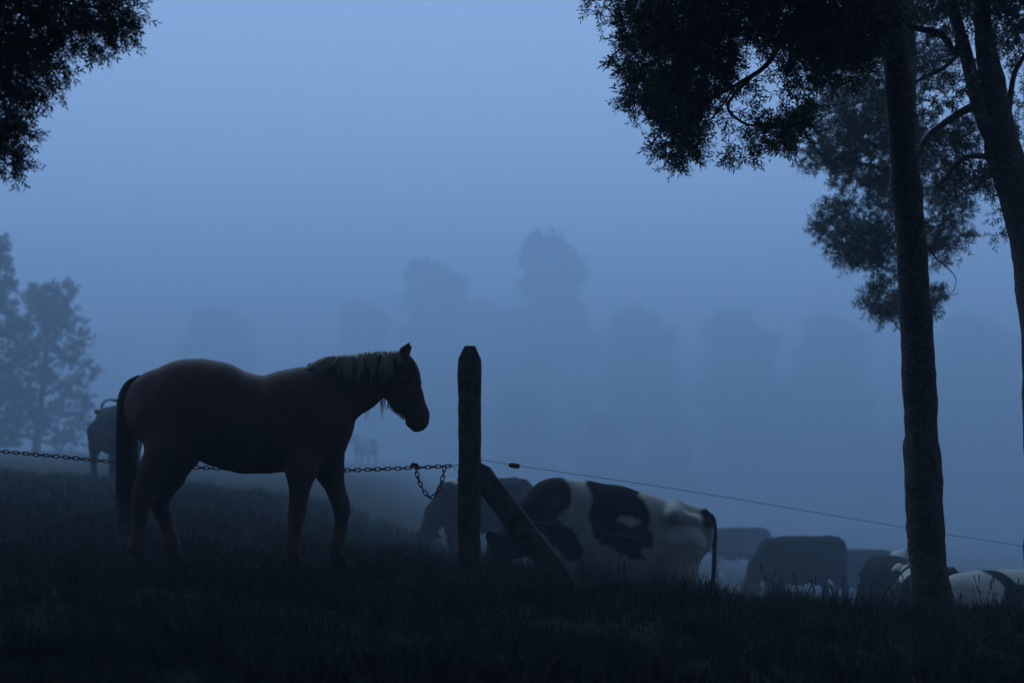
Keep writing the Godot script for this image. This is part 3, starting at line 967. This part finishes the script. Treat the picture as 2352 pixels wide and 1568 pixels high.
	cl = px_clumps([[40, 30, 110, 80], [160, 30, 95, 75], [255, 35, 52, 62], [285, 10, 34, 46, 0.7], [205, 90, 50, 36, 0.8], [95, 130, 68, 55], [30, 150, 70, 70], [120, 185, 24, 24, 0.5], [60, 185, 44, 34, 0.6], [15, 240, 50, 60], [20, 310, 46, 50], [8, 360, 44, 42], [-60, 100, 90, 110], [-80, 280, 80, 100]], D4, 0.5, 8000.0, 0.66)
	for k in 24:
		var a: float = k * 2.4
		cl.append([P(-120 + 330 * cos(a) * sqrt((k + 1) / 24.0), -330 + 240 * sin(a) * sqrt((k + 1) / 24.0), 5.6 + 1.1 * sin(k * 1.7)), Vector3(0.45, 0.38, 0.5), 200, 1.5])
	shade_crown(cl, Vector3(-3.6, 8.2, -5.4), 4.4, 2.0, 34)
	crown(cl, M.spray, M.leaf, o, 0.3, 46.0, 0.9)

	# unseen trees added behind the camera to shade everything near
	var spots := [[-7.5, -1.5, 9.5], [-4.6, 1.8, 10.0], [-1.6, 3.2, 11.0], [1.8, 2.6, 10.5], [5.0, 1.2, 10.0], [8.0, -1.8, 9.5], [-9.0, 4.0, 11.0], [0.2, 7.0, 12.0], [5.5, 6.0, 12.0], [-5.0, 7.5, 12.0]]
	for i in spots.size():
		var e: Array = spots[i]
		var at := Vector3(e[0], ground(e[0], e[1]) - 0.05, e[1])
		grown_tree("leafy_tree", at, e[2], 2.5, 0.12, 5200, 2.6, "unseen leafy tree added at the back to shade the near pasture", "added shade trees behind the viewpoint", 40 + i)

	# two pale trees in the fog on the left
	var t := P(100, 640, 38.0)
	var b := Vector3(t.x, ground(t.x, t.z) - 0.05, t.z)
	grown_tree("pale_tree", b, t.y - b.y, 2.3, 0.06, 1900, 1.5, "slender pale tree fading into fog beyond the cow near the horse's tail", "", 91, 0.3, 0.55)
	t = P(-40, 530, 35.0)
	b = Vector3(t.x, ground(t.x, t.z) - 0.05, t.z)
	grown_tree("pale_tree", b, t.y - b.y, 2.0, 0.06, 1700, 1.5, "taller pale tree beside the slender pale tree in the fog", "", 92, 0.2, 0.55)

	# the far trees, no more than shapes in the fog: [px, top py, half width px, depth, label]
	var far := [
		[500, 718, 105, 96.0, "round faint tree in the fog above the horse's rump"],
		[835, 700, 75, 100.0, "small faint tree in the fog above the horse's mane"],
		[1000, 606, 105, 102.0, "broad faint tree in the fog between horse's head and post"],
		[1270, 540, 130, 98.0, "tallest faint tree in the fog rising beyond the fence post"],
		[1110, 690, 80, 108.0, "low faint tree filling the gap before the tallest far tree"],
		[1480, 722, 120, 90.0, "faint wide treetop in the fog above the grazing cow's back"],
		[1700, 735, 130, 90.0, "faint wide treetop in the far line, above the cow's tail"],
		[1900, 728, 120, 90.0, "faint wide treetop in the far line, before the straight trunk"],
		[2230, 740, 140, 88.0, "faint wide treetop in the far line between the two trunks"],
	]
	for i in far.size():
		var e: Array = far[i]
		t = P(e[0], e[1], e[3])
		b = Vector3(t.x, ground(t.x, t.z) - 0.1, t.z)
		grown_tree("far_tree", b, t.y - b.y, e[2] * e[3] / F * 1.05, 0.08, 4200, 6.0, e[4], "far trees in the fog", 120 + i)
	# low bushes in the mist
	var bushes := [[1200, 900, 90, 80.0, "faint bush in the mist just beyond the fence post"], [1385, 955, 60, 78.0, "small faint bush in the mist above the cow's shoulder"], [1535, 1018, 75, 78.0, "low faint bush in the mist above the cow's rump"], [2100, 985, 130, 84.0, "wide faint bush in the mist behind the straight trunk"]]
	for i in bushes.size():
		var e: Array = bushes[i]
		t = P(e[0], e[1], e[3])
		b = Vector3(t.x, ground(t.x, t.z) - 0.1, t.z)
		grown_tree("misty_bush", b, t.y - b.y, e[2] * e[3] / F, 0.05, 1500, 3.5, e[4], "bushes in the mist", 150 + i)

func build_fence() -> void:
	var D := 8.1
	var k := D / F
	# the post with its brace
	var foot := P(1077, 1345, D)
	var top := P(1077, 795, D)
	var o := thing("fence_post", foot, "squared wooden post with chamfered top and slanting brace", "post", "fence posts")
	part("post", box_post(51.0 * k, 0.15, top.y - foot.y, 0.3), M.timber, o)
	var a := P(1095, 1078, D) - foot
	var b := P(1318, 1368, D) - foot
	var brace := part("brace", box_post(52.0 * k, 0.12, a.distance_to(b) + 0.05, 0.1), M.timber, o)
	var y := (a - b).normalized()
	var x := y.cross(Vector3(0, 0, 1)).normalized()
	brace.transform = Transform3D(Basis(x, y, x.cross(y)), b)
	# posts just outside the picture carry the other ends
	var lp := P(-170, 1255, D)
	lp.y = ground(lp.x, lp.z)
	var q := thing("fence_post", lp, "squared wooden post holding the far end of the chain", "post", "fence posts")
	part("post", box_post(51.0 * k, 0.15, 1.25, 0.3), M.timber, q)
	var rp := P(2560, 1400, 9.3)
	rp.y = ground(rp.x, rp.z)
	q = thing("fence_post", rp, "squared wooden post holding the far ends of the wires", "post", "fence posts")
	part("post", box_post(0.16, 0.15, 1.6, 0.3), M.timber, q)
	# chain
	var px := [[-170, 1020], [0, 1036], [150, 1050], [300, 1064], [450, 1073], [620, 1080], [775, 1080], [870, 1077], [952, 1074], [1030, 1070]]
	var pts := []
	for e in px:
		pts.append(P(e[0], e[1], D))
	var c := thing("chain", pts[0], "rusty iron chain slung behind the horse to the fence post", "chain")
	var lm := link_mesh()
	lay_chain(smooth_path(pts, 8), c, lm, 0.0375)
	var loop := []
	for e in [[955, 1078], [961, 1100], [970, 1122], [981, 1137], [990, 1142], [1000, 1136], [1010, 1118], [1017, 1095], [1021, 1073]]:
		loop.append(P(e[0], e[1], D - 0.02))
	lay_chain(smooth_path(loop, 8), c, lm, 0.0375, 1)
	var sh := P(953, 1072, D - 0.015) - c.position
	part("shackle", tube([sh + Vector3(-0.028, 0.004, 0.01), sh + Vector3(-0.015, 0.018, 0.012), sh + Vector3(0.01, 0.014, 0.012), sh + Vector3(0.024, -0.012, 0.008)], [0.012, 0.017, 0.017, 0.012], 8), M.iron, c)
	var w0 := P(1028, 1070, D) - c.position
	part("tie_wire", tube([w0, P(1040, 1069, D) - c.position, P(1054, 1068, D) - c.position], [0.0035, 0.003, 0.0025], 5), M.iron, c)
	part("tie_wire", tube([P(1038, 1069, D) - c.position, P(1043, 1074, D) - c.position, P(1046, 1080, D) - c.position], [0.003, 0.0025, 0.002], 5), M.iron, c)
	part("tie_wire", tube([P(1012, 1116, D - 0.02) - c.position, P(1019, 1126, D - 0.02) - c.position, P(1027, 1136, D - 0.02) - c.position], [0.0035, 0.003, 0.002], 5), M.iron, c)
	# wires running down the slope
	var top_wire := wire([P(1100, 1054, 8.12), P(1181, 1068, 8.2), P(1400, 1100, 8.38), P(1640, 1137, 8.58), P(2095, 1214, 8.95), P(2352, 1254, 9.15), P(2560, 1286, 9.3)], "upper fence wire with brown insulator, above the grazing cow", "fence wires")
	var i0 := P(1168, 1066, 8.19) - top_wire.position
	var i1 := P(1194, 1071, 8.21) - top_wire.position
	part("insulator", tube([i0, i0.lerp(i1, 0.06), i0.lerp(i1, 0.3), i0.lerp(i1, 0.5), i0.lerp(i1, 0.7), i0.lerp(i1, 0.94), i1], [0.006, 0.017, 0.0225, 0.0215, 0.0225, 0.017, 0.006], 12), M.insulator, top_wire)
	wire([P(1100, 1180, 8.12), P(1300, 1208, 8.3), P(1648, 1266, 8.58), P(1928, 1309, 8.82), P(2210, 1352, 9.05), P(2560, 1404, 9.3)], "lower fence wire strung across the cattle's flanks", "fence wires")

func build_herd() -> void:
	var grazing := cow_arrays(true)
	var standing := cow_arrays(false)
	cow_at(grazing, 1115, 1106, 16.5, 0.75, 0.32, 3, "hazy dark cow grazing half hidden by the fence post", [])
	cow_at(grazing, 1840, 1232, 19.0, 0.45, 0.12, 8, "solid dark cow grazing on the slope before the straight trunk", [])
	cow_at(standing, 1990, 1252, 24.0, 2.5, 0.4, 21, "faint cow with pale patches beyond the solid dark cow", [])
	cow_at(grazing, 2092, 1278, 13.0, -1.35, 0.06, 15, "dark cow standing mostly hidden behind the straight trunk", [])
	cow_at(grazing, 2118, 1310, 10.8, 1.25, 0.45, 33, "pale backed cow on the bank, split by the straight trunk", [])
	cow_at(grazing, 2300, 1326, 12.0, 0.5, 0.66, 47, "mostly white cow grazing between the straight and the forked trunk", [])
	cow_at(standing, 1695, 1207, 28.0, 0.4, 0.35, 52, "very faint cow far behind the black and white cow's tail", [])
	cow_at(standing, 268, 938, 17.5, 2.2, 0.03, 61, "hazy cow behind the horse's tail, swishing its tail upward", [Vector3(0.84, 1.26, 0), Vector3(0.93, 1.3, 0), Vector3(0.98, 1.42, 0.02), Vector3(0.95, 1.5, 0.1), Vector3(0.9, 1.49, 0.24), Vector3(0.85, 1.44, 0.36)], 0.93)
	cow_at(standing, 838, 1068, 52.0, 1.2, 0.4, 77, "very faint cow behind the chain before the horse's chest", [], 1.0)
	cow_at(grazing, 470, 1018, 35.0, 0.3, 0.3, 83, "very faint cow seen under the horse's belly", [])

func tuft(seed: int) -> ArrayMesh:
	var r := RandomNumberGenerator.new()
	r.seed = seed
	var st := SurfaceTool.new()
	st.begin(Mesh.PRIMITIVE_TRIANGLES)
	for k in 16:
		var a := r.randf() * TAU
		var root := Vector3(cos(a), 0, sin(a)) * r.randf() * 0.06
		var out := Vector3(cos(a + r.randf_range(-1, 1)), 0, sin(a + r.randf_range(-1, 1)))
		var h := r.randf_range(0.04, 0.12)
		var bend := r.randf_range(0.15, 0.7) * h
		var across := Vector3(-out.z, 0, out.x).rotated(Vector3.UP, r.randf_range(-0.8, 0.8)) * r.randf_range(0.0016, 0.0032)
		var m := root + out * bend * 0.25 + Vector3(0, h * 0.6, 0)
		var tip := root + out * bend + Vector3(0, h, 0)
		for v in [root - across, m - across * 0.8, root + across, root + across, m - across * 0.8, m + across * 0.8, m - across * 0.8, tip, m + across * 0.8]:
			st.add_vertex(v)
	st.generate_normals()
	return st.commit()

func build_grass() -> void:
	var meshes := [tuft(1), tuft(2), tuft(3)]
	for m in 3:
		var xf := []
		for i in 12000:
			var z := -2.6 - 15.0 * pow(rng.randf(), 1.15)
			var x := rng.randf_range(-0.58, 0.58) * (2.0 - z)
			var p := Vector3(x, ground(x, z) - 0.008, z)
			var thick := noise.get_noise_2d(x * 12.0, z * 12.0)
			var s := rng.randf_range(0.6, 1.15) * (1.0 + 0.9 * thick) * (1.3 if z < -6.6 else 0.95)
			xf.append(Transform3D(Basis(Vector3.UP, rng.randf() * TAU).scaled(Vector3(1.1, 1, 1.1) * s), p))
		var mm := MultiMesh.new()
		mm.transform_format = MultiMesh.TRANSFORM_3D
		mm.mesh = meshes[m]
		mm.instance_count = xf.size()
		for i in xf.size():
			mm.set_instance_transform(i, xf[i])
		var o := MultiMeshInstance3D.new()
		o.name = numbered("grass")
		o.multimesh = mm
		o.material_override = M.grass
		o.set_meta("kind", "stuff")
		o.set_meta("label", "dark pasture grass growing over the bank")
		o.set_meta("category", "grass")
		o.set_meta("group", "pasture grass")
		add_child(o, true)
	# taller stalks with seed heads along the bank and round the post
	var st := SurfaceTool.new()
	st.begin(Mesh.PRIMITIVE_TRIANGLES)
	for k in 3:
		var a := k * 2.1
		var tip := Vector3(cos(a) * 0.07, 0.27 + 0.04 * k, sin(a) * 0.07)
		add_tube(st, [Vector3(cos(a), 0, sin(a)) * 0.01, tip * Vector3(0.4, 0.55, 0.4), tip * 0.86, tip * 0.93, tip, tip + Vector3(cos(a) * 0.012, 0.014, sin(a) * 0.012)], [0.0016, 0.0014, 0.0012, 0.0042, 0.0036, 0.0006], 4)
	st.generate_normals()
	var stalk := st.commit()
	var xs := []
	for i in 900:
		var z := rng.randf_range(-9.5, -5.6)
		var x := rng.randf_range(-0.52, 0.52) * (2.0 - z)
		if noise.get_noise_2d(x * 16.0 + 300.0, z * 16.0) < 0.05:
			continue
		xs.append(Transform3D(Basis(Vector3.UP, rng.randf() * TAU) * Basis(Vector3.RIGHT, rng.randfn() * 0.18) * Basis.from_scale(Vector3.ONE * rng.randf_range(0.45, 1.0)), Vector3(x, ground(x, z) - 0.01, z)))
	var mm := MultiMesh.new()
	mm.transform_format = MultiMesh.TRANSFORM_3D
	mm.mesh = stalk
	mm.instance_count = xs.size()
	for i in xs.size():
		mm.set_instance_transform(i, xs[i])
	var o := MultiMeshInstance3D.new()
	o.name = "seed_grass"
	o.multimesh = mm
	o.material_override = M.grass
	o.set_meta("kind", "stuff")
	o.set_meta("label", "taller seeding grass stalks along the bank")
	o.set_meta("category", "grass")
	add_child(o, true)
